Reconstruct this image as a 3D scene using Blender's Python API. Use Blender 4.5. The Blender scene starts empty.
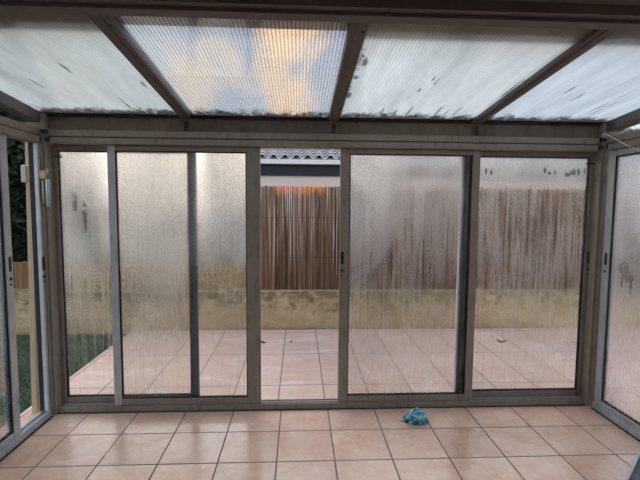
import bpy, bmesh, math, random
from mathutils import Vector, Matrix, noise as mn
random.seed(7)
sc = bpy.context.scene
C = sc.collection

# ------------------------------------------------------------------ helpers
def link(name, me, m=None, parent=None, smooth=False):
    o = bpy.data.objects.new(name, me); C.objects.link(o)
    ms = m if isinstance(m, (list, tuple)) else ([m] if m else [])
    for k in ms: me.materials.append(k)
    if parent: o.parent = parent
    if smooth:
        for p in me.polygons: p.use_smooth = True
    return o
def obj(name, bm, m=None, parent=None, smooth=False, bevel=0):
    if bevel:
        bmesh.ops.bevel(bm, geom=bm.edges[:], offset=bevel, segments=1, affect='EDGES', clamp_overlap=True)
    bmesh.ops.recalc_face_normals(bm, faces=bm.faces[:])
    me = bpy.data.meshes.new(name); bm.to_mesh(me); bm.free()
    return link(name, me, m, parent, smooth)
def box(bm, x0, x1, y0, y1, z0, z1):
    v = [bm.verts.new((x, y, z)) for x in (x0, x1) for y in (y0, y1) for z in (z0, z1)]
    for f in ((0,1,3,2),(4,6,7,5),(0,4,5,1),(2,3,7,6),(0,2,6,4),(1,5,7,3)):
        bm.faces.new([v[i] for i in f])
    return v
def sheared(bm, x0, x1, y0, y1, zf, h):
    """box whose underside follows zf(y)"""
    v = [bm.verts.new((x, y, zf(y) + dz)) for x in (x0, x1) for y in (y0, y1) for dz in (0, h)]
    for f in ((0,1,3,2),(4,6,7,5),(0,4,5,1),(2,3,7,6),(0,2,6,4),(1,5,7,3)):
        bm.faces.new([v[i] for i in f])
def tube(bm, pts, r, n=8):
    pts = [Vector(p) for p in pts]; rings = []
    for i, p in enumerate(pts):
        d = (pts[min(i+1, len(pts)-1)] - pts[max(i-1, 0)]).normalized()
        a = d.orthogonal().normalized(); b = d.cross(a)
        rr = r[i] if isinstance(r, (list, tuple)) else r
        if rings:
            a = (pa - d*pa.dot(d)).normalized(); b = d.cross(a)
        pa = a
        rings.append([bm.verts.new(p + (a*math.cos(t) + b*math.sin(t))*rr) for t in [2*math.pi*k/n for k in range(n)]])
    for A, B in zip(rings, rings[1:]):
        for k in range(n): bm.faces.new((A[k], A[(k+1)%n], B[(k+1)%n], B[k]))
    bm.faces.new(rings[0][::-1]); bm.faces.new(rings[-1])
def B(): return bmesh.new()
def bx(name, m, parent, *boxes, bevel=0):
    bm = B()
    for b in boxes: box(bm, *b)
    return obj(name, bm, m, parent, bevel=bevel)
def thing(name, label, cat, loc=(0,0,0), group=None):
    o = bpy.data.objects.new(name, None); C.objects.link(o); o.location = loc; o.empty_display_size = .1
    o['label'] = label; o['category'] = cat
    if group: o['group'] = group
    bpy.context.view_layer.update()
    return o
def tag(o, label, cat, group=None, kind=None):
    o['label'] = label; o['category'] = cat
    if group: o['group'] = group
    if kind: o['kind'] = kind
    return o
def struct(name, label=None, cat=None):
    o = bpy.data.objects.new(name, None); C.objects.link(o); o['kind'] = 'structure'
    if label: o['label'] = label
    if cat: o['category'] = cat
    return o
def S(o, label=None, cat=None):
    o['kind'] = 'structure'
    if label: o['label'] = label
    if cat: o['category'] = cat
    return o

# ------------------------------------------------------------------ node helpers
class NT:
    def __init__(self, name):
        self.m = bpy.data.materials.new(name); self.m.use_nodes = True
        self.t = self.m.node_tree; self.t.nodes.clear()
        self.out = self.n('ShaderNodeOutputMaterial')
    def n(self, typ, **kw):
        x = self.t.nodes.new(typ)
        for k, v in kw.items(): setattr(x, k, v)
        return x
    def l(self, a, b): self.t.links.new(a, b)
    def put(self, s, v):
        if isinstance(v, bpy.types.NodeSocket): self.l(v, s)
        elif isinstance(v, (tuple, list)) and len(v) == 3 and s.type == 'RGBA': s.default_value = (*v, 1)
        else: s.default_value = v
    def math(self, op, a, b=None, c=None, clamp=False):
        x = self.n('ShaderNodeMath', operation=op, use_clamp=clamp)
        for i, v in enumerate((a, b, c)):
            if v is not None: self.put(x.inputs[i], v)
        return x.outputs[0]
    def pos(self): return self.n('ShaderNodeNewGeometry').outputs['Position']
    def objc(self): return self.n('ShaderNodeTexCoord').outputs['Object']
    def sep(self, v):
        x = self.n('ShaderNodeSeparateXYZ'); self.l(v, x.inputs[0]); return x.outputs
    def scale(self, v, s, off=(0,0,0)):
        x = self.n('ShaderNodeMapping'); self.l(v, x.inputs[0]); x.inputs['Scale'].default_value = s; x.inputs['Location'].default_value = off
        return x.outputs[0]
    def noise(self, v, sc_=5, det=3, rough=.5, dist=0):
        x = self.n('ShaderNodeTexNoise'); self.l(v, x.inputs['Vector'])
        x.inputs['Scale'].default_value = sc_; x.inputs['Detail'].default_value = det
        x.inputs['Roughness'].default_value = rough; x.inputs['Distortion'].default_value = dist
        return x.outputs['Fac']
    def vor(self, v, sc_=5, feat='F1', out='Distance'):
        x = self.n('ShaderNodeTexVoronoi', feature=feat); self.l(v, x.inputs['Vector']); x.inputs['Scale'].default_value = sc_
        return x.outputs[out]
    def map(self, v, a, b, c=0, d=1):
        x = self.n('ShaderNodeMapRange'); self.put(x.inputs[0], v)
        for i, q in enumerate((a, b, c, d)): x.inputs[i+1].default_value = q
        return x.outputs[0]
    def mix(self, f, a, b, bl='MIX'):
        x = self.n('ShaderNodeMix', data_type='RGBA', blend_type=bl)
        self.put(x.inputs['Factor'], f); self.put(x.inputs['A'], a); self.put(x.inputs['B'], b)
        return x.outputs['Result']
    def ramp(self, f, *stops):
        x = self.n('ShaderNodeValToRGB'); self.put(x.inputs[0], f)
        e = x.color_ramp.elements
        while len(e) < len(stops): e.new(.5)
        for k, (p, c) in zip(e, stops): k.position = p; k.color = (*c, 1)
        return x.outputs[0]
    def bump(self, h, s=.2, d=.01):
        x = self.n('ShaderNodeBump'); self.l(h, x.inputs['Height']); x.inputs['Strength'].default_value = s; x.inputs['Distance'].default_value = d
        return x.outputs[0]
    def bsdf(self, col, rough=.6, metal=0, spec=.5, normal=None, **kw):
        x = self.n('ShaderNodeBsdfPrincipled')
        self.put(x.inputs['Base Color'], col); self.put(x.inputs['Roughness'], rough)
        self.put(x.inputs['Metallic'], metal); self.put(x.inputs['Specular IOR Level'], spec)
        for k, v in kw.items(): self.put(x.inputs[k], v)
        if normal is not None: self.l(normal, x.inputs['Normal'])
        return x.outputs[0]
    def sh(self, typ, **kw):
        x = self.n(typ)
        for k, v in kw.items(): self.put(x.inputs[k.replace('_', ' ')], v)
        return x.outputs[0]
    def mixs(self, f, a, b):
        x = self.n('ShaderNodeMixShader'); self.put(x.inputs[0], f); self.l(a, x.inputs[1]); self.l(b, x.inputs[2]); return x.outputs[0]
    def done(self, s): self.l(s, self.out.inputs[0]); return self.m

def simple(name, c1, c2, sc_=6, rough=.6, metal=0, bump=.1, spec=.4, stretch=(1,1,1)):
    t = NT(name); p = t.scale(t.pos(), stretch)
    f = t.noise(p, sc_, 5, .6)
    return t.done(t.bsdf(t.mix(t.map(f, .3, .7), c1, c2), rough, metal, spec, t.bump(f, bump, .005)))

# ------------------------------------------------------------------ materials
def m_frame(name, c1, c2, dirt, rough=.5, metal=0.0):
    t = NT(name); p = t.pos()
    a = t.noise(t.scale(p, (5, 5, 5)), 1, 5, .65)
    b = t.noise(t.scale(p, (28, 28, 7)), 1, 4, .7)
    g = t.noise(t.scale(p, (90, 90, 90)), 1, 2, .6)
    col = t.mix(t.map(a, .3, .7), c1, c2)
    col = t.mix(t.math('MULTIPLY', t.map(b, .52, .75), .55), col, dirt)
    col = t.mix(t.math('MULTIPLY', t.map(g, .62, .72), .35), col, dirt)
    return t.done(t.bsdf(col, rough, metal, .4, t.bump(g, .05, .002)))
M_frame = m_frame('painted_frame', (.25,.212,.168), (.32,.275,.222), (.075,.055,.038))
M_alu = m_frame('grey_aluminium', (.46,.475,.485), (.56,.575,.585), (.16,.13,.10), .42, .15)
M_beam = m_frame('header_paint', (.135,.108,.08), (.20,.165,.128), (.035,.026,.018), .6)
M_rafter = m_frame('rafter_paint', (.125,.106,.093), (.16,.137,.12), (.03,.024,.02), .6)
M_near = m_frame('brown_beam_paint', (.13,.112,.098), (.15,.13,.115), (.09,.075,.062), .55)
M_gasket = simple('black_rubber', (.012,.012,.012), (.025,.023,.02), 20, .7)
M_darkstile = m_frame('dark_grey_aluminium', (.10,.115,.12), (.15,.165,.17), (.05,.05,.05), .45)
M_lock = simple('dark_lock_metal', (.03,.028,.026), (.06,.055,.05), 30, .45, .3)
M_white = simple('white_plaster', (.55,.52,.47), (.6,.57,.52), 4, .9)
M_wood = simple('bare_timber', (.42,.31,.18), (.52,.40,.25), 12, .7, stretch=(6,6,.6))
M_boxp = simple('cream_plastic', (.50,.42,.30), (.56,.48,.35), 12, .5)
M_bluebar = simple('pale_blue_metal', (.42,.52,.58), (.52,.62,.68), 20, .4)
M_brass = simple('worn_brass', (.45,.36,.2), (.55,.45,.28), 20, .5)
M_cable = simple('white_plastic', (.74,.74,.73), (.80,.80,.78), 20, .5)
M_soil = simple('garden_soil', (.035,.045,.022), (.06,.06,.035), 3, 1)
M_leafbrown = simple('dry_leaf', (.07,.035,.02), (.12,.06,.03), 40, .8)
M_bark = simple('bark', (.06,.045,.035), (.11,.085,.065), 10, .9, stretch=(4,4,1))

def m_tile(name, px, py, ox, oy, c1, c2, c3, grout, gw, rough, seed=0, wet=0):
    t = NT(name); p = t.pos(); s = t.sep(p)
    u = t.math('DIVIDE', t.math('SUBTRACT', s[0], ox), px); v = t.math('DIVIDE', t.math('SUBTRACT', s[1], oy), py)
    def edge(a, pitch):
        fr = t.math('FRACT', a); d = t.math('MINIMUM', fr, t.math('SUBTRACT', 1, fr)); return t.math('MULTIPLY', d, pitch)
    ev = edge(v, py)
    if wet: ev = t.math('ADD', ev, t.math('MULTIPLY', t.math('GREATER_THAN', t.math('FRACT', t.math('MULTIPLY', t.math('ADD', v, .5), .5)), .5), .0045))   # alternate joints are packed flush
    d = t.math('MINIMUM', edge(u, px), ev)
    g = t.map(d, gw*.5, gw*.5+.0025)           # 0 in the joint, 1 on the tile
    cell = t.n('ShaderNodeCombineXYZ'); t.l(t.math('FLOOR', u), cell.inputs[0]); t.l(t.math('FLOOR', v), cell.inputs[1]); cell.inputs[2].default_value = seed
    wn = t.n('ShaderNodeTexWhiteNoise'); t.l(cell.outputs[0], wn.inputs['Vector'])
    off = t.n('ShaderNodeVectorMath', operation='MULTIPLY_ADD'); t.l(wn.outputs['Color'], off.inputs[0]); off.inputs[1].default_value = (9,9,9); t.l(p, off.inputs[2])
    a = t.noise(off.outputs[0], 5.5, 4, .6); b = t.noise(off.outputs[0], 24, 4, .65); c = t.noise(p, 1.1, 2)
    col = t.mix(t.map(a, .3, .7), c1, c2)
    col = t.mix(t.math('MULTIPLY', t.map(b, .5, .75), .5), col, c3)
    hs = t.n('ShaderNodeHueSaturation'); t.l(col, hs.inputs['Color']); t.l(t.map(wn.outputs['Value'], 0, 1, .9, 1.08), hs.inputs['Value'])
    col = hs.outputs[0]
    sp = t.noise(p, 70, 2); col = t.mix(t.math('MULTIPLY', t.map(sp, .70, .76), .5), col, (.16,.10,.07))
    if wet: col = t.mix(t.map(t.noise(t.scale(p, (2.2, 9, 1)), 1, 6, .7, .8), .52, .64, 0, .55), col, (.78,.66,.58))
    if wet:                                     # drying streaks of dirt
        st = t.noise(t.scale(p, (5, 24, 1)), 1, 4, .7, 1.0)
        col = t.mix(t.math('MULTIPLY', t.map(st, .62, .7), .45), col, (.30,.21,.17))
    col = t.mix(g, grout, col)
    r = t.mix(g, (.8,.8,.8), t.mix(t.map(c, .35, .65), (rough-.07,)*3, (rough+.08,)*3))
    h = t.math('ADD', t.math('MULTIPLY', g, 1.0), t.math('MULTIPLY', b, .12))
    return t.done(t.bsdf(col, r, 0, .5, t.bump(h, .35, .003)))
M_floor = m_tile('veranda_tiles', .34, .34, -1.485, 2.728, (.70,.40,.265), (.80,.55,.405), (.86,.70,.58), (.15,.12,.10), .006, .21)
M_patio = m_tile('patio_tiles', .36, .38, -.155, 3.50, (.62,.375,.265), (.70,.46,.345), (.68,.52,.43), (.20,.15,.12), .007, .45, 3, 1)

# polycarbonate: ribbed twin-wall sheet
zroof = lambda y: 2.078 + .1*(3.03 - y)
STAINS = []
def m_poly(name, milk, tint, diff, spots=(), edge=None):
    t = NT(name); p = t.pos(); s = t.sep(p)
    w = t.math('FRACT', t.math('DIVIDE', s[0], .017))
    rib = t.map(t.math('ABSOLUTE', t.math('SUBTRACT', w, .5)), .22, .46)          # 1 on a rib
    dirt = t.noise(t.scale(p, (9, 2.2, 1)), 1, 5, .65); fine = t.noise(t.scale(p, (70, 9, 1)), 1, 4, .7)
    m = t.math('ADD', milk, t.map(dirt, .3, .75, -.12, .16), clamp=True)
    m = t.math('ADD', m, t.math('MULTIPLY', rib, .12), clamp=True)
    # black algae along the lower edge and odd streaks inside the channels
    lo = t.map(s[1], 2.74, 3.03, 0, 1.2)
    n2 = t.noise(t.scale(p, (13, 7, 1)), 1, 6, .78)
    mask = t.map(t.math('ADD', t.math('MULTIPLY', lo, .55), t.math('SUBTRACT', n2, .5)), .40, .58)
    n3 = t.noise(t.scale(p, (46, 7, 1), (3.1, 1.7, 0)), 1, 2, .6)
    mask = t.math('MAXIMUM', mask, t.math('MULTIPLY', t.map(n3, .80, .86), .6))
    if edge is not None:                                                          # grime beside a rafter
        e = t.map(t.math('ABSOLUTE', t.math('SUBTRACT', s[0], edge)), .10, .0)
        mask = t.math('MAXIMUM', mask, t.map(t.math('ADD', t.math('MULTIPLY', e, .35), t.math('SUBTRACT', n2, .5)), .33, .45))
    for (sx, sy, lx, ly) in spots:
        d = t.math('ADD', t.math('POWER', t.math('DIVIDE', t.math('SUBTRACT', s[0], sx), lx), 2), t.math('POWER', t.math('DIVIDE', t.math('SUBTRACT', s[1], sy), ly), 2))
        d = t.math('ADD', d, t.map(fine, .3, .7, -.9, .9))
        mask = t.math('MAXIMUM', mask, t.map(d, 1.1, .1, 0, .85))
    col = t.mix(t.map(t.noise(t.scale(p, (7, .7, 1), (1.3,0,0)), 1, 5, .6), .40, .66), diff, tuple(c*.74 for c in diff))
    col = t.mix(t.math('MULTIPLY', rib, .75), col, tuple(c*.5 for c in diff))
    tr = t.mix(t.math('MULTIPLY', rib, .75), tint, tuple(c*.45 for c in tint))
    a = t.mixs(m, t.sh('ShaderNodeBsdfTransparent', Color=tr), t.sh('ShaderNodeBsdfTranslucent', Color=col))
    gl = t.sh('ShaderNodeBsdfGlossy', Color=(1,1,1), Roughness=.25)
    a = t.mixs(.04, a, gl)
    d = t.mixs(.9, t.sh('ShaderNodeBsdfTransparent', Color=(.3,.22,.15)), t.sh('ShaderNodeBsdfDiffuse', Color=(.035,.025,.018)))
    return t.done(t.mixs(t.math('MULTIPLY', mask, .93), a, d))

# glass
def m_clear():
    t = NT('clear_glass')
    f = t.n('ShaderNodeFresnel'); f.inputs[0].default_value = 1.35
    return t.done(t.mixs(t.math('MULTIPLY', f.outputs[0], .6), t.sh('ShaderNodeBsdfRefraction', Color=(.97,.98,.97), Roughness=0.0, IOR=1.1), t.sh('ShaderNodeBsdfGlossy', Color=(1,1,1), Roughness=.02)))
M_clear = m_clear()
def m_thin():
    t = NT('plain_glass')
    f = t.n('ShaderNodeFresnel'); f.inputs[0].default_value = 1.4
    return t.done(t.mixs(t.math('MULTIPLY', f.outputs[0], .7), t.sh('ShaderNodeBsdfTransparent', Color=(.93,.95,.94)), t.sh('ShaderNodeBsdfGlossy', Color=(1,1,1), Roughness=.03)))
M_thin = m_thin()
def m_fog(name, axis, top, mid, low, streak=.3, wipes=(), thick=(), seed=0, zb=(.30, .85, 1.15), col=(.97,.95,.93)):
    """condensation on the inner face: mist, drops and runs. axis 0: pane lies along X, 1: along Y"""
    t = NT(name); p = t.pos(); s = t.sep(p); h = s[axis]; z = s[2]
    q = t.n('ShaderNodeCombineXYZ'); t.l(h, q.inputs[0]); t.l(z, q.inputs[1]); q.inputs[2].default_value = seed*3.7
    q = q.outputs[0]
    base = t.n('ShaderNodeValToRGB'); t.l(t.math('DIVIDE', z, 2), base.inputs[0])
    e = base.color_ramp.elements
    e.new(.5); e.new(.5)
    for k, (pz, val) in zip(e, ((0.05, low), (zb[0], low), (zb[1], mid), (zb[2], top))): k.position = pz/2; k.color = (val, val, val, 1)
    big = t.noise(t.scale(q, (2.6, 1.6, 1)), 1, 4, .6, .5)
    run = t.noise(t.scale(q, (38, .8, 1)), 1, 3, .6)
    run2 = t.noise(t.scale(q, (120, 1.8, 1)), 1, 3, .65)
    drop = t.noise(t.scale(q, (135, 110, 1)), 1, 2, .7)
    below = t.map(z, 1.8, 1.45); up = t.map(z, .45, 1.15, .3, 1)
    f = t.math('ADD', base.outputs[0], t.map(big, .3, .7, -.16, .16))
    f = t.math('SUBTRACT', f, t.math('MULTIPLY', t.math('MULTIPLY', t.map(run, .46, .72), streak), below))
    f = t.math('SUBTRACT', f, t.math('MULTIPLY', t.math('MULTIPLY', t.map(run2, .45, .72, -.5, 1), streak*.9), below))
    f = t.math('ADD', f, t.math('MULTIPLY', t.map(drop, .35, .65, -.10, .10), up), clamp=True)
    for (wh, wz, lh, lz, am) in thick:
        d = t.math('ADD', t.math('POWER', t.math('DIVIDE', t.math('SUBTRACT', h, wh), lh), 2), t.math('POWER', t.math('DIVIDE', t.math('SUBTRACT', z, wz), lz), 2))
        d = t.math('ADD', d, t.map(big, .3, .7, -.35, .35))
        f = t.math('ADD', f, t.map(d, 1.2, .0, 0, am), clamp=True)
    for (wh, wz, lh, lz) in wipes:
        d = t.math('ADD', t.math('POWER', t.math('DIVIDE', t.math('SUBTRACT', h, wh), lh), 2), t.math('POWER', t.math('DIVIDE', t.math('SUBTRACT', z, wz), lz), 2))
        d = t.math('ADD', d, t.map(run2, .3, .7, -.7, .7))
        f = t.math('MULTIPLY', f, t.map(d, .4, 1.2, .35, 1))
    rough = t.map(f, .05, .6, .06, .55)
    clear = t.sh('ShaderNodeBsdfRefraction', Color=(.93,.92,.90), Roughness=rough, IOR=1.1)
    grain = t.math('MULTIPLY', t.map(drop, .36, .64, .62, 1.25), t.map(big, .32, .68, .72, 1.15))
    grain = t.math('MULTIPLY', grain, t.map(run2, .35, .65, .9, 1.06), clamp=True)
    mc = t.mix(grain, (0,0,0), col)
    wide = t.sh('ShaderNodeBsdfRefraction', Color=mc, Roughness=.95, IOR=1.22)
    tl = t.sh('ShaderNodeBsdfTranslucent', Color=mc)
    mist = t.mixs(.5, tl, wide)
    mist = t.mixs(.06, mist, t.sh('ShaderNodeBsdfDiffuse', Color=(.5,.5,.5)))
    a = t.mixs(f, clear, mist)
    fr = t.n('ShaderNodeFresnel'); fr.inputs[0].default_value = 1.33
    a = t.mixs(t.math('MULTIPLY', fr.outputs[0], .5), a, t.sh('ShaderNodeBsdfGlossy', Color=(1,1,1), Roughness=.18))
    return t.done(a)

# ------------------------------------------------------------------ camera
cam = bpy.data.cameras.new('camera'); co = bpy.data.objects.new('camera', cam); C.objects.link(co)
f_, pi_, ya_, ro_, hc = 428.56, .07905, .04921, .00749, 1.4824
F = Vector((math.sin(ya_)*math.cos(pi_), math.cos(ya_)*math.cos(pi_), -math.sin(pi_)))
r = Vector((math.cos(ya_), -math.sin(ya_), 0)); u = r.cross(F)
r2 = r*math.cos(ro_) + u*math.sin(ro_); u2 = u*math.cos(ro_) - r*math.sin(ro_)
co.matrix_world = Matrix(((r2.x,u2.x,-F.x,0),(r2.y,u2.y,-F.y,0),(r2.z,u2.z,-F.z,hc),(0,0,0,1)))
cam.sensor_fit = 'HORIZONTAL'; cam.sensor_width = 36; cam.lens = 36*f_/640; cam.clip_start = .05; cam.clip_end = 300
sc.camera = co
def pxdir(x, y): return (F + r2*((x-320)/f_) - u2*((y-240)/f_)).normalized()

XL, XR, YB = -1.73, 2.19, 3.03
# ------------------------------------------------------------------ shell
bm = B(); box(bm, XL-.09, XR+.09, -2.0, 3.13, -.12, 0); S(obj('floor', bm, M_floor), 'pale terracotta square floor tiles inside the veranda', 'floor')
bm = B(); box(bm, -1.99, 9, 3.13, 5.12, -.2, -.02); box(bm, -1.99, XL-.09, 1.2, 3.13, -.2, -.02); box(bm, XR+.09, 9, -2, 3.13, -.2, -.02)
S(obj('patio', bm, M_patio), 'pinkish tiled patio outside the sliding doors', 'patio')
# house the veranda leans on (behind and above the camera)
bx('wall_rear', M_white, None, (XL-.25, XR+.25, -2.15, -2.0, -.1, 2.5)); S(bpy.data.objects['wall_rear'])
bx('wall_left', M_white, None, (XL-.25, XL-.02, -2.0, .4, -.1, 2.24)); S(bpy.data.objects['wall_left'])
bx('wall_right', M_white, None, (XR+.02, XR+.25, -2.0, .4, -.1, 2.24)); S(bpy.data.objects['wall_right'])
cl = bx('ceiling', M_near, None, (XL-.25, XR+.25, -2.0, 1.62, 2.245, 2.5), (XL-.45, XR+.45, 1.691, 1.94, 2.25, 2.5)); S(cl)
nb = struct('trim_1', 'dark brown beam across the top of the view', 'beam')
bx('beam_face', M_near, nb, (XL-.02, .33, 1.621, 1.69, 2.208, 2.33), (.333, XR+.02, 1.621, 1.69, 2.208, 2.33))
bx('beam_lip', M_near, nb, (XL-.02, XR+.02, 1.655, 1.715, 2.193, 2.206))

# roof
roof = struct('roof', 'sloping ribbed translucent plastic roof on brown rafters', 'roof')
sheets = [(-1.75, -.815, m_poly('milky_sheet', .80, (.62,.64,.60), (.76,.73,.62),
                             spots=((-1.19, 2.32, .008, .075), (-1.46, 2.52, .008, .07), (-1.45, 2.98, .16, .045), (-1.2, 2.99, .2, .04), (-1.10, 2.86, .008, .14), (-.87, 2.5, .008, .06)))),
          (-.745, .205, m_poly('clear_sheet', .20, (.95,.96,.98), (.72,.73,.74))),
          (.275, 1.225, m_poly('white_sheet', .80, (.66,.68,.68), (.88,.85,.75), edge=.28,
                             spots=((.305, 2.15, .035, .06), (.295, 2.34, .022, .03), (.29, 2.6, .02, .06), (.40, 2.97, .10, .05), (.72, 2.33, .007, .05), (.75, 2.37, .007, .055), (.69, 2.5, .007, .04), (.66, 2.62, .007, .045), (.55, 2.88, .007, .08), (.64, 2.92, .008, .09), (.73, 2.89, .008, .12), (.92, 2.87, .008, .14), (.985, 2.9, .007, .11), (1.21, 2.45, .008, .16), (1.05, 2.86, .006, .1)))),
          (1.295, 2.25, m_poly('cyan_white_sheet', .82, (.66,.70,.70), (.81,.82,.765),
                             spots=((1.55, 2.45, .008, .07), (1.67, 2.56, .008, .08), (1.93, 2.72, .006, .26), (1.97, 2.74, .005, .28), (1.46, 2.95, .03, .05))))]
roofn = ['milky grey ribbed roof sheet at the left end', 'clear ribbed roof sheet showing blue sky and clouds', 'white ribbed roof sheet with black streaks', 'pale bluish white ribbed roof sheet at the right end']
for (x0, x1, m), lb in zip(sheets, roofn):
    bm = B(); sheared(bm, x0+.0005, x1-.0005, 1.70, 3.075, lambda y: zroof(y)+.022, .012)
    bmesh.ops.recalc_face_normals(bm, faces=bm.faces[:])
    for f in bm.faces: f.material_index = 0 if f.normal.z < -.5 else 1
    o = obj('roof_sheet', bm, [m, M_thin], roof); o['label'] = lb
for i, x in enumerate((-.78, .24, 1.26)):
    bm = B(); sheared(bm, x-.036, x+.036, 1.70, 3.09, lambda y: zroof(y), .05); sheared(bm, x-.012, x+.012, 1.70, 3.06, lambda y: zroof(y)-.006, .01)
    ra = obj('rafter', bm, M_rafter, roof)
    for yy in (1.82, 2.1, 2.45, 2.8):
        bm = B(); tube(bm, [(x+.02, yy, zroof(yy)-.004), (x+.02, yy, zroof(yy)+.006)], .006, 8); obj('screw', bm, M_lock, ra)

# back wall header
hd = struct('trim_2', 'dirty beige header rails above the sliding doors', 'header')
bx('fascia', M_beam, hd, (XL-.02, XR+.02, 3.045, 3.12, 1.985, 2.10))
bx('rail', M_frame, hd, (XL+.03, XR-.03, 3.015, 3.12, 1.937, 1.983), bevel=.004)
bx('rail', M_frame, hd, (XL+.03, XR-.03, 3.005, 3.12, 1.888, 1.931), bevel=.004)
bx('track_gap', M_gasket, hd, (XL+.03, XR-.03, 3.03, 3.11, 1.93, 1.938))
bx('eave_gutter', M_rafter, hd, (XL-.1, XR+.1, 3.125, 3.22, 1.99, 2.075))
bx('closure_strip', M_gasket, hd, (XL-.02, XR+.02, 3.046, 3.07, 2.052, 2.0985)) if False else None
bx('closure_strip', M_gasket, roof, *[(a+.001, b-.001, 3.028, 3.044, 2.074, 2.0975) for a, b, _ in sheets])
for x in (-.78, .24, 1.26):
    bx('bracket', M_lock, hd, (x-.012, x+.012, 3.035, 3.045, 1.99, 2.055))
sl = struct('trim_3', 'grey beige sill track along the floor under the doors', 'sill')
bx('sill_base', M_frame, sl, (XL+.03, XR-.03, 3.03, 3.12, 0.001, .03))
bx('sill_track', M_frame, sl, (XL+.03, XR-.03, 3.025, 3.035, 0.001, .047), (XL+.03, XR-.03, 3.066, 3.072, .03, .04), (XL+.03, XR-.03, 3.11, 3.12, .03, .036))
bx('dirt_line', M_gasket, sl, (XL+.03, XR-.03, 3.014, 3.026, 0.0012, .004))

def lock(parent, o, axis=1, s=1):
    """recessed finger pull with keyhole. o: centre on the face, axis 1 faces -Y, axis 0 faces +-X (s)"""
    L = bpy.data.objects.new('lock', None); C.objects.link(L); L.parent = parent
    x, y, z = o
    if axis == 1:
        bx('lock_slot', M_lock, parent, (x-.011, x+.011, y-.004, y+.002, z-.005, z+.085), bevel=.002)
        bm = B(); tube(bm, [(x, y-.005, z-.05), (x, y+.002, z-.05)], .011, 12); tube(bm, [(x, y-.004, z-.085), (x, y+.002, z-.085)], .007, 10)
    else:
        bx('lock_slot', M_lock, parent, (x-.004, x+.004, y-.011, y+.011, z-.005, z+.085), bevel=.002)
        bm = B(); tube(bm, [(x-.004, y, z-.05), (x+.005*s, y, z-.05)], .011, 12); tube(bm, [(x-.004, y, z-.085), (x+.004*s, y, z-.085)], .007, 10)
    bpy.data.objects.remove(L)
    obj('lock_cylinder', bm, M_lock, parent)

def leaf_x(name, x0, x1, yc, wl, wr, fog, label, ml=None, mr=None, z0=.048, z1=1.886, th=.034, handle=None):
    """sliding leaf along X, its room face at yc - th/2"""
    d = struct(name, label, 'door'); ml = ml or M_frame; mr = mr or M_frame
    a, b = yc-th/2, yc+th/2
    bx('stile', ml, d, (x0, x0+wl, a, b, z0, z1), bevel=.003)
    bx('stile', mr, d, (x1-wr, x1, a, b, z0, z1), bevel=.003)
    bx('rail', M_frame, d, (x0+wl+.0005, x1-wr-.0005, a+.003, b-.003, 1.852, z1), bevel=.003)
    bx('rail', M_frame, d, (x0+wl+.0005, x1-wr-.0005, a+.003, b-.003, z0, .094), bevel=.003)
    g0, g1, h0, h1 = x0+wl, x1-wr, .0945, 1.8515; w = .007
    bx('gasket', M_gasket, d, (g0+.0005, g0+w, a+.006, b-.006, h0, h1), (g1-w, g1-.0005, a+.006, b-.006, h0, h1), (g0+w, g1-w, a+.006, b-.006, h0, h0+w), (g0+w, g1-w, a+.006, b-.006, h1-w, h1))
    bm = B(); box(bm, g0+w, g1-w, yc-.003, yc+.003, h0+w, h1-w); bmesh.ops.recalc_face_normals(bm, faces=bm.faces[:])
    for f in bm.faces: f.material_index = 0 if f.normal.y < -.5 else 1
    obj('glass_pane', bm, [fog, M_clear], d)
    if handle: lock(d, (handle, a, 1.075))
    return d
YF, YR = 3.048, 3.094
leaf_x('door_1', -1.757, -.727, YR, .09, .052, m_fog('mist_left', 0, .62, .30, .10, .26, seed=1, wipes=((-1.5,1.42,.02,.14),(-1.57,1.5,.02,.08))), 'misted rear sliding door at the left end with grass behind it', handle=-1.733, mr=M_darkstile)
leaf_x('door_2', -1.313, -.272, YF, .052, .095, m_fog('mist_centre_left', 0, .70, .30, .12, .14, seed=2, zb=(.3,1.0,1.16)), 'heavily misted front sliding door left of the open gap', ml=M_alu)
leaf_x('door_3', .290, 1.292, YF, .066, .056, m_fog('mist_centre_right', 0, .60, .34, .13, .26, seed=3, zb=(.2,1.1,1.6), wipes=((1.19,1.0,.012,3),), thick=((.42,1.5,.28,.42,.45),)), 'misted sliding door right of the open gap', handle=.310)
leaf_x('door_4', 1.185, 2.215, YR, .058, .085, m_fog('mist_right', 0, .66, .30, .11, .36, seed=4, zb=(.2,1.58,1.72),
      wipes=((1.36,1.745,.012,.03),(1.40,1.735,.01,.022),(1.80,1.76,.012,.032),(1.835,1.735,.016,.016),(1.88,1.74,.012,.014),(1.97,1.725,.03,.018),(2.02,1.745,.016,.03),(2.06,1.75,.014,.035),(2.10,1.76,.012,.04),(2.0,1.74,.014,.02))), 'misted sliding door at the right end with finger marks in the mist', handle=2.16, ml=M_darkstile)
# white strip standing in for the sky-lit edge of the back leaf's stile
bx('lit_edge', M_cable, bpy.data.objects['door_4'], (1.174, 1.1845, YR-.014, YR+.012, .06, 1.84))

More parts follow.
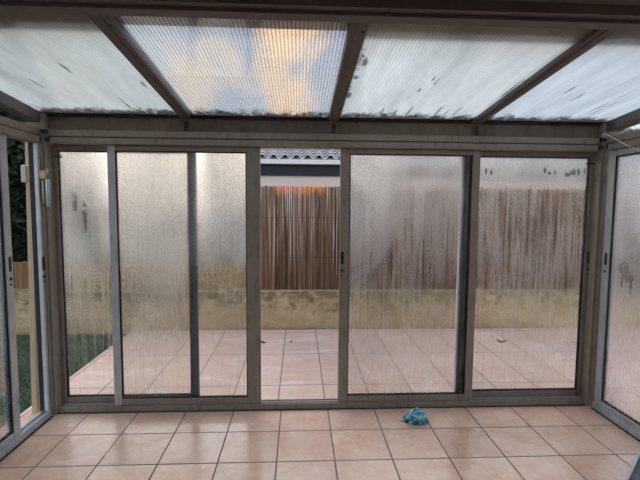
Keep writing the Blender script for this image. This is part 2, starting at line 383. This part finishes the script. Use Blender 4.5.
# corner posts and side walls
def side(idx, X, s, label):
    """s = -1 left wall, +1 right wall. outward is s"""
    post = struct('trim_%d' % idx, label, 'corner post')
    a, b = sorted((X-.03*s, X+.075*s))
    c0, c1 = sorted((X-.028*s, X+.03*s))
    bx('post', M_frame, post, (*sorted((X-.029*s, X+.09*s)), 3.005 if s<0 else 3.005, 3.135, .0, 2.085), bevel=.003)
    bx('cover_strip', M_frame, post, (*sorted((X-.012*s, X+.01*s)), 2.985, 3.004, .055, 1.885), bevel=.003)
    bx('bracket', M_lock, post, (*sorted((X-.05*s, X-.01*s)), 2.985, 3.003, 1.955, 1.978), (*sorted((X-.06*s, X-.03*s)), 2.99, 3.003, 1.90, 1.925), (*sorted((X-.012*s, X+.02*s)), 2.975, 2.984, 1.90, 1.94))
    bx('latch', M_lock, post, (*sorted((X-.10*s, X-.05*s)), 3.04, 3.066 if False else 3.064, 1.80, 1.813))
    return post
side(4, XL, -1, 'left corner post of the glazed veranda'); side(5, XR, 1, 'right corner post of the glazed veranda')
def wallhead(idx, X, s, label):
    d = struct('trim_%d' % idx, label, 'header')
    x0, x1 = sorted((X, X+.08*s)); xa, xb = sorted((X-.008*s, X+.08*s))
    bx('rail', M_frame, d, (xa, xb, .41, 2.98, 1.888, 1.934), bevel=.004)
    bx('rail', M_frame, d, (x0, x1, .41, 2.98, 1.94, 1.99), bevel=.004)
    bm = B(); sheared(bm, x0, x1, 1.72, 3.0, lambda y: zroof(y)-.052, .07); obj('wall_plate', bm, M_rafter, d)
    bm = B(); xm = X+.04*s
    v = [bm.verts.new((xm+dx, y, z)) for dx in (-.003, .003) for (y, z) in ((1.72, 1.991), (2.97, 1.991), (2.97, zroof(2.97)-.053), (1.72, zroof(1.72)-.053))]
    for f in ((0,1,2,3),(7,6,5,4),(0,4,5,1),(1,5,6,2),(2,6,7,3),(3,7,4,0)): bm.faces.new([v[i] for i in f])
    obj('glass_pane', bm, M_thin, d)
    bx('sill_track', M_alu, d, (*sorted((X-.005*s, X+.085*s)), .41, 2.98, .001, .028), (*sorted((X-.005*s, X+.004*s)), .41, 2.98, .028, .05), (*sorted((X+.045*s, X+.05*s)), .41, 2.98, .028, .045))
    bx('dirt_line', M_gasket, d, (*sorted((X-.02*s, X-.006*s)), .41, 2.98, .0012, .003))
    return d
wallhead(6, XL, -1, 'dirty header rails of the left glazed wall'); wallhead(7, XR, 1, 'dirty header rails of the right glazed wall')
def leaf_y(name, X, y0, y1, w0, w1, fog, label, m1, z0=.046, z1=1.886, th=.034, handle=None, s=1):
    d = struct(name, label, 'door'); a, b = X-th/2, X+th/2
    bx('stile', M_alu, d, (a, b, y0, y0+w0, z0, z1), bevel=.003); bx('stile', m1, d, (a, b, y1-w1, y1, z0, z1), bevel=.003)
    bx('rail', M_alu, d, (a+.003, b-.003, y0+w0+.0005, y1-w1-.0005, 1.845, z1), bevel=.003); bx('rail', M_alu, d, (a+.003, b-.003, y0+w0+.0005, y1-w1-.0005, z0, .085), bevel=.003)
    g0, g1, h0, h1, w = y0+w0, y1-w1, .0855, 1.8445, .008
    bx('gasket', M_gasket, d, (a+.005, b-.005, g0+.0005, g0+w, h0, h1), (a+.005, b-.005, g1-w, g1-.0005, h0, h1), (a+.005, b-.005, g0+w, g1-w, h0, h0+w), (a+.005, b-.005, g0+w, g1-w, h1-w, h1))
    bm = B(); box(bm, X-.003, X+.003, g0+w, g1-w, h0+w, h1-w); bmesh.ops.recalc_face_normals(bm, faces=bm.faces[:])
    for f in bm.faces: f.material_index = 0 if f.normal.x*s < -.5 else 1
    obj('glass_pane', bm, [fog, M_clear], d)
    if handle: lock(d, (a if s > 0 else b, handle, 1.08), 0, -s)
    return d
fogL = m_fog('mist_side_left', 1, .55, .45, .25, .2, seed=5)
fogR = m_fog('mist_side_right', 1, .66, .42, .22, .18, seed=6, zb=(.3,.7,1.3), wipes=((2.79,1.07,.06,.055),(2.745,1.02,.05,.04),(2.72,.96,.012,.06),(2.80,.98,.008,.06)))
leaf_y('door_5', XL-.022, 1.60, 2.672, .06, .062, fogL, 'grey sliding door of the left wall pulled back from the gap', M_alu, handle=2.645, s=-1)
leaf_y('door_6', XL-.064, .5, 1.7, .06, .06, fogL, 'rear sliding door of the left wall', M_alu, s=-1)
leaf_y('door_7', XR+.022, 1.60, 2.975, .06, .062, fogR, 'misted sliding door of the right wall with a wiped patch', M_alu, handle=2.945, s=1)
leaf_y('door_8', XR+.064, .5, 1.7, .06, .06, fogR, 'rear sliding door of the right wall', M_alu, s=1)
# jamb at the end of the left opening
jb = struct('trim_8', 'grey jamb with a lock plate beside the open gap in the left wall', 'jamb')
bx('jamb', M_alu, jb, (XL-.03, XL-.002, 2.962, 2.986, .05, 1.886), bevel=.003)
bx('recess_shade', M_gasket, jb, (XL-.062, XL-.031, 2.965, 3.003, .05, 1.886))  # black box standing in for the shade of the recess before the corner post
lock(jb, (XL-.002, 2.974, 1.04), 0, 1)

# ------------------------------------------------------------------ small things on the frames
t = thing('timber_post', 'upright bare wooden batten standing outside the gap in the left wall', 'post', (-1.90, 3.09, -.02))
bm = B(); v = box(bm, -.02, .02, -.012, .044, .0, 2.02)
for q in bm.verts: q.co.y += .065*(q.co.z/2.02)
o = obj('batten', bm, M_wood, t, bevel=.003)
bm = B(); box(bm, -.027, -.0255, -.05, -.02, .5, 1.9); bpy.data.meshes  # narrow edge strip
bm.free()
t2 = thing('junction_box', 'cream plastic box fixed to the wooden batten outside the left wall', 'electrical box', (-1.895, 3.098, 1.69))
bx('box_body', M_boxp, t2, (-.02, .02, -.028, .022, -.06, .06), bevel=.006)
bx('box_lid', M_boxp, t2, (.0205, .027, -.024, .022, -.055, .055), bevel=.003)
t3 = thing('door_bolt', 'pale blue bar with a brass catch on the left corner post', 'bolt', (-1.69, 2.972, 1.6))
bm = B(); tube(bm, [(.012, -.004, -.135), (.012, -.004, .045)], .013, 12); obj('bar', bm, M_bluebar, t3, True)
bx('catch', M_brass, t3, (-.04, .0, -.006, .01, .05, .105), bevel=.003)
bm = B(); tube(bm, [(.0, .0, .075), (.012, -.004, .09), (.016, -.004, .115)], .008, 8); obj('hook', bm, M_brass, t3, True)
bx('backplate', M_lock, t3, (-.036, -.002, .002, .010, -.13, .049), bevel=.002)
bm = B(); tube(bm, [(-.018, -.004, -.12), (-.018, -.004, .04)], .007, 8); obj('rod', bm, M_brass, t3, True)
# cable
bm = B(); pts = [(2.12, 2.965, 1.985), (2.125, 2.93, 1.995), (2.135, 2.867, 1.962), (2.145, 2.769, 1.905), (2.15, 2.629, 1.845), (2.15, 2.40, 1.80), (2.15, 2.1, 1.80), (2.15, 1.9, 1.86)]
P = []
for i in range(len(pts)-1):
    p0, p1, p2, p3 = [Vector(pts[max(0, min(len(pts)-1, i+k))]) for k in (-1, 0, 1, 2)]
    for k in range(6):
        s = k/6; P.append(.5*((2*p1)+(p2-p0)*s+(2*p0-5*p1+4*p2-p3)*s*s+(3*p1-p0-3*p2+p3)*s**3))
P.append(Vector(pts[-1]))
tube(bm, P, .0026, 8)
tag(obj('cable', bm, M_cable, None, True), 'thin white cable drooping from the right corner along the header rail', 'cable')
# stray track at the lower right
t = thing('metal_track', 'grey metal channel with dark inner face slanting across the lower right corner', 'metal profile', (1.985, 2.315, 0))
d = Vector((2.14-1.771, 2.483-2.151, 0)).normalized(); n = Vector((d.y, -d.x, 0))
def strip(w0, w1, z0, z1):
    bm = B(); v = []
    for q in (-.55, .20):
        for w in (w0, w1):
            for z in (z0, z1): v.append(bm.verts.new(d*q + n*w + Vector((0,0,z))))
    for f in ((0,1,3,2),(4,6,7,5),(0,4,5,1),(2,3,7,6),(0,2,6,4),(1,5,7,3)): bm.faces.new([v[i] for i in f])
    return bm
obj('flange', strip(-.006, .008, .0005, .02), M_alu, t); obj('web', strip(.0082, .058, .0005, .006), M_rafter, t); obj('flange', strip(.0582, .064, .0005, .02), M_alu, t)

# rag
def m_rag():
    t = NT('teal_cloth'); p = t.pos()
    a = t.noise(p, 22, 4, .6, .8); b = t.noise(p, 110, 3, .6)
    col = t.ramp(a, (.36, (.012,.07,.10)), (.45, (.04,.24,.31)), (.53, (.17,.50,.58)), (.62, (.55,.78,.80)))
    return t.done(t.bsdf(col, .9, 0, .2, t.bump(b, .5, .004), **{'Sheen Weight': .3}))
bm = B(); bmesh.ops.create_icosphere(bm, subdivisions=5, radius=1)
for v in bm.verts:
    n_ = v.co.copy()
    k = Vector((n_.x*1.6, n_.y*1.6, n_.z*1.6))
    rd = abs(mn.noise(k*1.1+Vector((3,1,7))))*.9 + abs(mn.noise(k*2.2+Vector((9,4,2))))*.32 + abs(mn.noise(k*5.0))*.06
    rr = .72 + .62*(rd-.25)
    fall = 1-.35*max(0, n_.x)*.4
    c_ = Vector((n_.x*.092*rr*1.12, n_.y*.064*rr*1.1, n_.z*.074*rr))
    c_.z = c_.z*(.98-.40*abs(n_.x)) + .030 + .012*n_.x
    if n_.z < .05: c_.z = max(.0, c_.z - .03*(1-abs(n_.z)))
    c_.z = max(.0006, c_.z)
    if c_.z < .012: c_.x *= 1.12; c_.y *= 1.1
    v.co = c_
o = obj('cleaning_rag', bm, m_rag(), None, True); o.location = (.81, 2.83, 0)
tag(o, 'crumpled teal cloth rag lying on the floor tiles', 'rag')

# ------------------------------------------------------------------ garden
bm = B(); box(bm, -14, -1.99, -3, 5.12, -.25, -.06); S(obj('lawn_bed', bm, M_soil), 'ground under the grass left of the patio', 'ground')
bm = B(); box(bm, -40, 40, 5.36, 70, -.3, -.03); S(obj('ground', bm, M_soil), 'ground beyond the garden wall', 'ground')
def m_grass():
    t = NT('grass_blades'); p = t.pos(); a = t.noise(p, 2.3, 3); b = t.noise(p, 40, 2)
    col = t.mix(t.map(a, .35, .65), (.045,.105,.03), (.10,.16,.05)); col = t.mix(t.math('MULTIPLY', t.map(b, .55, .7), .6), col, (.17,.17,.075))
    return t.done(t.bsdf(col, .7, 0, .3))
bm = B(); rg = random.Random(3)
for k in range(26000):
    y = rg.uniform(2.2, 5.08); x = rg.uniform(max(-6, -1.05*y-1.0), -2.0)
    hh = rg.uniform(.015, .05); a = rg.uniform(0, 6.28); w = .004; dx, dy = math.cos(a)*w, math.sin(a)*w; lx, ly = rg.gauss(0, .014), rg.gauss(0, .014)
    v = [bm.verts.new((x-dx, y-dy, -.061)), bm.verts.new((x+dx, y+dy, -.061)), bm.verts.new((x+lx, y+ly, -.06+hh))]
    bm.faces.new(v)
me = bpy.data.meshes.new('grass'); bm.to_mesh(me); bm.free(); g = link('grass', me, m_grass()); tag(g, 'short green lawn grass left of the tiled patio', 'grass', kind='stuff')

def m_gwall():
    t = NT('rough_render'); p = t.pos(); s = t.sep(p)
    a = t.noise(t.scale(p, (2.2,2.2,3.5)), 1, 6, .68); b = t.noise(p, 13, 5, .7); c = t.noise(p, 45, 3, .6)
    col = t.mix(t.map(a, .32, .68), (.36,.255,.135), (.56,.42,.25))
    b2 = t.noise(p, 7, 6, .75, .4)
    moss = t.map(t.math('ADD', t.math('MULTIPLY', t.map(s[2], .12, .44), .30), t.math('MULTIPLY', t.math('SUBTRACT', b2, .5), 1.3)), .12, .32)
    col = t.mix(t.math('MULTIPLY', moss, .8), col, (.13,.115,.045))
    col = t.mix(t.math('MULTIPLY', t.map(c, .58, .7), .4), col, (.13,.10,.06))
    col = t.mix(t.math('MULTIPLY', t.map(t.math('ADD', s[2], t.math('MULTIPLY', b, .12)), .10, .0), .5), col, (.25,.17,.11))
    return t.done(t.bsdf(col, .95, 0, .15, t.bump(b, .9, .03)))
bm = B(); box(bm, -14, 10, 5.14, 5.34, -.25, .44); bmesh.ops.subdivide_edges(bm, edges=[e for e in bm.edges if abs(e.verts[0].co.x-e.verts[1].co.x) > 5], cuts=160)
for v in bm.verts:
    if v.co.z > .3: v.co.z += .018*mn.noise(Vector((v.co.x*2.1, v.co.y, 0)))
S(obj('garden_wall', bm, m_gwall()), 'low rough rendered wall at the far side of the patio', 'wall')

# reed screen
def m_reed():
    t = NT('reed_stems'); p = t.pos(); s = t.sep(p)
    a = t.noise(t.scale(p, (75, 1, .5)), 1, 2, .8); b = t.noise(t.scale(p, (160, 1, 3)), 1, 2); c = t.noise(t.scale(p, (1.4, 1, .5)), 1, 3)
    col = t.ramp(a, (.30, (.07,.034,.018)), (.44, (.165,.085,.046)), (.58, (.28,.16,.09)), (.70, (.56,.39,.24)))
    col = t.mix(t.math('MULTIPLY', t.map(b, .5, .7), .4), col, (.08,.04,.024))
    col = t.mix(t.math('MULTIPLY', t.map(c, .5, .7), .4), col, (.075,.038,.022))
    sun_orange = t.math('MULTIPLY', t.map(t.math('ADD', s[2], t.math('MULTIPLY', t.noise(t.scale(p, (30,1,4)), 1, 3), .22)), 1.70, 1.80), t.map(t.noise(t.scale(p, (2.6,1,.3), (.35,0,0)), 1, 2), .42, .56))
    sun_orange = t.math('MULTIPLY', sun_orange, t.map(t.math('ABSOLUTE', t.math('ADD', s[0], .15)), .62, .5))
    col = t.mix(t.math('MULTIPLY', sun_orange, .95), col, (.72,.20,.055))  # low sunlight on the reed tops, painted in as orange
    return t.done(t.bsdf(col, .75, 0, .25))
rs = thing('reed_fence', 'tall brown reed screen standing on the low wall behind the patio', 'fence', (2.8, 5.2, .47))
bm = B(); x = -.62; rg = random.Random(11)
while x < 8.4:
    rad = rg.uniform(.0035, .0062); dx = rg.gauss(0, .005); zt = 1.714 + rg.gauss(0, .006); y = 5.2 + rg.uniform(-.012, .012)
    z0 = .455 + rg.uniform(0, .008); k = 5
    A = [bm.verts.new((x-2.8+rad*math.cos(q*2*math.pi/k), y-5.2+rad*math.sin(q*2*math.pi/k), z0-.47)) for q in range(k)]
    mid = rg.gauss(0, .004)
    Bm = [bm.verts.new((x-2.8+mid+rad*math.cos(q*2*math.pi/k), y-5.2+rad*math.sin(q*2*math.pi/k), 1.1-.47)) for q in range(k)]
    D = [bm.verts.new((x-2.8+dx+.85*rad*math.cos(q*2*math.pi/k), y-5.2+.85*rad*math.sin(q*2*math.pi/k), zt-.47)) for q in range(k)]
    for P0, P1 in ((A, Bm), (Bm, D)):
        for q in range(k): bm.faces.new((P0[q], P0[(q+1)%k], P1[(q+1)%k], P1[q]))
    bm.faces.new(D)
    x += rad*2*rg.uniform(.34, .72)
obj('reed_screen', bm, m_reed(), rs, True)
for z in (.86, 1.34):
    bm = B(); tube(bm, [(-3.42, -.014, z-.47), (1.0, -.0145, z-.469), (5.6, -.014, z-.47)], .0018, 5); obj('binding_wire', bm, M_lock, rs)
for px_ in (-.5, 1.4, 3.2, 5.0, 6.8):
    bx('fence_post', M_bark, rs, (px_-2.82, px_-2.78, .025, .065, 0.0, 1.22))
# board fence
def m_board():
    t = NT('fence_boards'); p = t.pos(); s = t.sep(p)
    a = t.noise(t.scale(p, (11, 1, .8)), 1, 3, .7); b = t.noise(t.scale(p, (70, 1, 2)), 1, 3)
    col = t.ramp(a, (.3, (.11,.05,.03)), (.5, (.19,.10,.045)), (.68, (.27,.17,.075)))
    col = t.mix(t.map(s[0], -3.3, -2.2), col, t.mix(t.map(a, .3, .7), (.25,.165,.07), (.42,.29,.12)))
    return t.done(t.bsdf(t.mix(t.math('MULTIPLY', t.map(b, .5, .7), .4), col, (.10,.05,.03)), .8, 0, .2))
bf = thing('board_fence', 'low reddish brown board fence standing on the wall at the left', 'fence', (-6, 5.24, .47))
bm = B(); x = -7.5; rg = random.Random(5)
while x < 5.33:
    w = .085+rg.uniform(0, .03); box(bm, x, x+w-.006, -.012+rg.uniform(0, .004), .012, .0, .318+rg.gauss(0, .006)); x += w
obj('board_panel', bm, m_board(), bf)
bx('fence_rail', M_bark, bf, (-7.5, 5.2, .013, .045, .22, .27)); bx('fence_rail', M_bark, bf, (-7.5, 5.2, .013, .045, .04, .09))

# neighbour house
hs = thing('house', 'low house with a wavy tiled roof seen over the reed screen', 'house', (4, 9.6, -.03))
def hb(name, m, *b, bevel=0): return bx(name, m, hs, *[(a-4, c-4, e-9.6, f-9.6, g+.03, h+.03) for (a, c, e, f, g, h) in b], bevel=bevel)
hb('wall', simple('beige_render', (.62,.50,.41), (.68,.55,.46), 2, .9), (-.9, 9.6, 9.13, 12.6, -.03, 2.5))
hb('fascia_board', simple('dark_blue_paint', (.008,.010,.017), (.013,.016,.025), 3, .6), (-.95, 10, 9.09, 9.13, 2.115, 2.345))
bm = B()
R0 = [bm.verts.new((-4.98, y-9.6, z+.03)) for y, z in ((9.08, 2.44), (9.08, 2.35), (9.06, 2.34), (8.97, 2.34), (8.95, 2.35), (8.94, 2.44), (8.95, 2.44), (8.96, 2.355), (9.065, 2.355), (9.07, 2.44))]
R1 = [bm.verts.new((6.0, v.co.y, v.co.z)) for v in R0]
for k in range(len(R0)): bm.faces.new((R0[k], R0[(k+1)%len(R0)], R1[(k+1)%len(R0)], R1[k]))
bm.faces.new(R0); bm.faces.new(R1)
obj('gutter', bm, simple('white_gutter', (.72,.69,.65), (.78,.75,.71), 5, .5), hs)
def m_rooft():
    t = NT('canal_tiles'); p = t.pos(); a = t.noise(p, 4, 4, .6); b = t.noise(p, 30, 3)
    col = t.mix(t.map(a, .35, .65), (.10,.085,.075), (.20,.175,.155)); col = t.mix(t.math('MULTIPLY', t.map(b, .5, .7), .5), col, (.05,.045,.04))
    return t.done(t.bsdf(col, .7, 0, .3))
bm = B(); pitch = .235; ncol = int(11/pitch); nrow = 14
for rI in range(nrow):
    y0 = 8.98 + rI*.21; z0 = 2.515 + rI*.086 ; y1 = y0+.26; z1 = z0+.082
    for side_ in (0, 1):
        pass
    K = ncol*12
    pr = []
    for k in range(K+1):
        ph = k/12*2*math.pi; zz = .042*math.cos(ph); xx = -1.0 + k*pitch/12
        pr.append((xx-4, zz))
    A = [bm.verts.new((xx, y0-9.6, z0+.03+zz)) for xx, zz in pr]; A2 = [bm.verts.new((xx, y0-9.6, z0+.03+zz-.022)) for xx, zz in pr]
    Bv = [bm.verts.new((xx, y1-9.6, z1+.03+zz)) for xx, zz in pr]
    for k in range(K):
        bm.faces.new((A[k], A[k+1], Bv[k+1], Bv[k])); bm.faces.new((A2[k], A2[k+1], A[k+1], A[k]))
me = bpy.data.meshes.new('roof_tiles'); bm.to_mesh(me); bm.free(); ro_ob = link('roof_tiles', me, [m_rooft(), simple('tile_lips', (.55,.52,.49), (.66,.63,.6), 9, .7)], hs, True)
for k, p in enumerate(me.polygons): p.material_index = k % 2
bm = B(); v = [bm.verts.new(q) for q in ((-4.95, -.5, 2.455), (6, -.5, 2.455), (6, 2.5, 3.60), (-4.95, 2.5, 3.60), (-4.95, -.5, 2.485), (6, -.5, 2.485), (6, 2.5, 3.63), (-4.95, 2.5, 3.63))]
for f in ((3,2,1,0),(4,5,6,7),(0,1,5,4),(1,2,6,5),(2,3,7,6),(3,0,4,7)): bm.faces.new([v[i] for i in f])
obj('roof_deck', bm, M_bark, hs)

# trees
def m_leaf(name, c1, c2, c3):
    t = NT(name); p = t.pos(); a = t.noise(p, 1.6, 3); b = t.noise(p, 22, 2)
    col = t.mix(t.map(a, .4, .62), c1, c2); col = t.mix(t.math('MULTIPLY', t.map(b, .55, .7), .5), col, c3)
    return t.done(t.bsdf(col, .75, 0, .25))
def tree(x, y, h, rad, n, mleaf, label, cat, seed, z0=-.04, crown0=.1, ls=.07, group=None, power=.7):
    rg = random.Random(seed)
    T = thing('hedge_tree' if h > 2.5 else 'bush', label, cat, (x, y, z0), group)
    bm = B(); tube(bm, [(0,0,0), (.03,0,h*.4), (-.02,.02,h*.85)], [.07, .05, .015], 8)
    for k in range(14):
        a = rg.uniform(0, 6.28); zz = h*rg.uniform(crown0+.05, .8); rr = rad*rg.uniform(.5, .85)
        tube(bm, [(0,0,zz*.9), (math.cos(a)*rr*.5, math.sin(a)*rr*.5, zz+.1*h*.5), (math.cos(a)*rr, math.sin(a)*rr, zz+.1*h)], [.02, .012, .004], 5)
    obj('trunk', bm, M_bark, T, True)
    bm = B()
    for k in range(n):
        f = rg.random(); zz = h*(crown0+(1-crown0)*f)
        env = rad*(math.sin(math.pi*min(1, (.12+.88*f)))**power if f < .5 else (1-((f-.5)/.5)**2)**.6)
        a = rg.uniform(0, 6.28); q = env*math.sqrt(rg.uniform(.1, 1))*(1+.18*mn.noise(Vector((a*1.5, zz*2, seed))))
        p = Vector((math.cos(a)*q, math.sin(a)*q, zz))
        d = Vector((rg.gauss(0,1), rg.gauss(0,1), rg.gauss(.2,1))).normalized(); e = d.orthogonal().normalized()
        e = Matrix.Rotation(rg.uniform(0, 6.28), 3, d) @ e; w = d.cross(e)
        L = ls*rg.uniform(.6, 1.3)
        v = [bm.verts.new(p + e*L), bm.verts.new(p + w*L*.4 + d*L*.1), bm.verts.new(p - e*L), bm.verts.new(p - w*L*.4 + d*L*.1)]
        bm.faces.new(v)
    me = bpy.data.meshes.new('crown'); bm.to_mesh(me); bm.free(); link('crown', me, mleaf, T)
    return T
ML1 = m_leaf('dark_conifer', (.012,.022,.011), (.03,.042,.018), (.06,.065,.03))
ML2 = m_leaf('reddish_hedge', (.03,.016,.013), (.02,.026,.012), (.07,.05,.03))
ML4 = m_leaf('pale_grey_leaves', (.24,.23,.21), (.32,.30,.26), (.18,.16,.14))
ML3 = m_leaf('dry_brown_leaves', (.20,.13,.105), (.28,.19,.15), (.15,.10,.08))
tree(-5.0, 7.0, 4.6, 1.05, 20000, ML1, 'dark evergreen hedge tree beyond the board fence, right in the left wall gap', 'tree', 1, ls=.10)
tree(-7.4, 10.0, 5.4, 1.3, 12000, ML2, 'dark reddish hedge tree farther left beyond the board fence', 'tree', 2, ls=.12)
tree(-8.4, 6.75, 4.6, 1.1, 9000, ML1, 'dark hedge tree behind the left misted side door', 'tree', 3, ls=.12)
tree(-7.2, 14.2, 4.3, 1.15, 7500, ML3, 'brownish tree blurred behind the leftmost misted pane', 'tree', 4, ls=.07, crown0=.12, group='blurred trees beyond the garden', power=.4)
tree(-4.7, 14.6, 3.6, 1.0, 4600, ML4, 'pale tree blurred behind the wide misted pane left of centre', 'tree', 5, ls=.07, crown0=.12, group='blurred trees beyond the garden', power=.4)
tree(-2.45, 14.4, 4.2, .95, 6600, ML3, 'brownish tree blurred behind the misted pane beside the open gap', 'tree', 6, ls=.07, crown0=.12, group='blurred trees beyond the garden', power=.4)

# debris on the patio
for i, (x, y, sx, lb) in enumerate(((-.39, 4.62, .036, 'larger dark dry leaf on the patio left in the open gap'), (-.084, 4.65, .024, 'small dark dry leaf on the patio near the middle of the open gap'), (2.27, 4.59, .05, 'dark dry leaf litter on the patio behind the right misted door'))):
    bm = B(); pts = []
    for k in range(9):
        f = k/8; w = sx*.55*math.sin(math.pi*min(.98, max(.05, f)))
        row = []
        for q in (-1, 0, 1):
            row.append(bm.verts.new((sx*(f-.5)*2, w*q, .004+.35*sx*abs(q)*(.5+.5*math.sin(f*5+i)) + .25*sx*(2*f-1)**2)))
        pts.append(row)
    for A, D in zip(pts, pts[1:]):
        for q in (0, 1): bm.faces.new((A[q], A[q+1], D[q+1], D[q]))
    g_ = bmesh.ops.extrude_face_region(bm, geom=bm.faces[:])
    for v in [e for e in g_['geom'] if isinstance(e, bmesh.types.BMVert)]: v.co.z -= .0025
    o = obj('dead_leaf', bm, M_leafbrown, None, True); o.location = (x, y, -.0185); o.rotation_euler.z = i*1.3
    tag(o, lb, 'leaf', 'dry leaves on the patio')

# ------------------------------------------------------------------ sky
w = bpy.data.worlds.new('sky'); sc.world = w; w.use_nodes = True
t = NT.__new__(NT); t.t = w.node_tree; t.t.nodes.clear(); t.m = None
out = t.n('ShaderNodeOutputWorld'); bg = t.n('ShaderNodeBackground'); t.l(bg.outputs[0], out.inputs[0])
gen = t.n('ShaderNodeTexCoord').outputs['Generated']
s = t.sep(gen)
blue = t.ramp(s[2], (0, (.95,.90,.87)), (.25, (.66,.72,.82)), (.45, (.36,.52,.80)), (1, (.46,.57,.76)))
blue.node.color_ramp.interpolation = 'EASE'
rot = t.scale(gen, (1,1,1)); rot.node.inputs['Rotation'].default_value = (.7, .4, .9)
n1 = t.noise(t.scale(rot, (1.9,1.7,2.3), (.3,.17,.4)), 1.5, 6, .55, .5)
col = t.mix(t.map(n1, .52, .80), blue, (.97,.94,.91))
soft = t.noise(rot, 5, 5, .6, .6)
for (px_, py_, size, amt, c_) in ((290, 42, .07, 1, (1.6,1.1,.68)), (285, 94, .075, 1, (1.45,1.0,.62)), (178, 92, .075, .9, (1.15,.90,.68)), (215, 66, .06, .7, (1.15,.92,.72)), (75, 92, .09, .9, (1.2,.95,.70)), (455, 112, .06, .6, (1.15,.95,.78)), (390, 80, .12, .5, (.95,.95,.93))):
    d = pxdir(px_, py_)
    dt = t.n('ShaderNodeVectorMath', operation='DISTANCE'); t.l(gen, dt.inputs[0]); dt.inputs[1].default_value = d
    q = t.math('ADD', dt.outputs['Value'], t.map(soft, .3, .7, -.05, .05))
    col = t.mix(t.math('MULTIPLY', t.map(q, size*1.15, size*.45), amt), col, c_)
ground = t.map(s[2], -.02, .02)
col = t.mix(ground, (.16,.15,.13), col)
t.l(col, bg.inputs[0]); bg.inputs[1].default_value = 1.0

# soft low sun behind thin cloud
sd = bpy.data.lights.new('sun', 'SUN'); sd.energy = .8; sd.angle = 1.2; sd.color = (1, .85, .66)
so = bpy.data.objects.new('sun', sd); C.objects.link(so); so.rotation_euler = (math.radians(-58), 0, math.radians(8))

vs = sc.view_settings; vs.view_transform = 'Standard'; vs.look = 'None'; vs.gamma = 1; vs.use_curve_mapping = False; vs.exposure = 1.28
cy = sc.cycles; cy.max_bounces = 16; cy.transparent_max_bounces = 16; cy.transmission_bounces = 14; cy.diffuse_bounces = 6; cy.glossy_bounces = 4
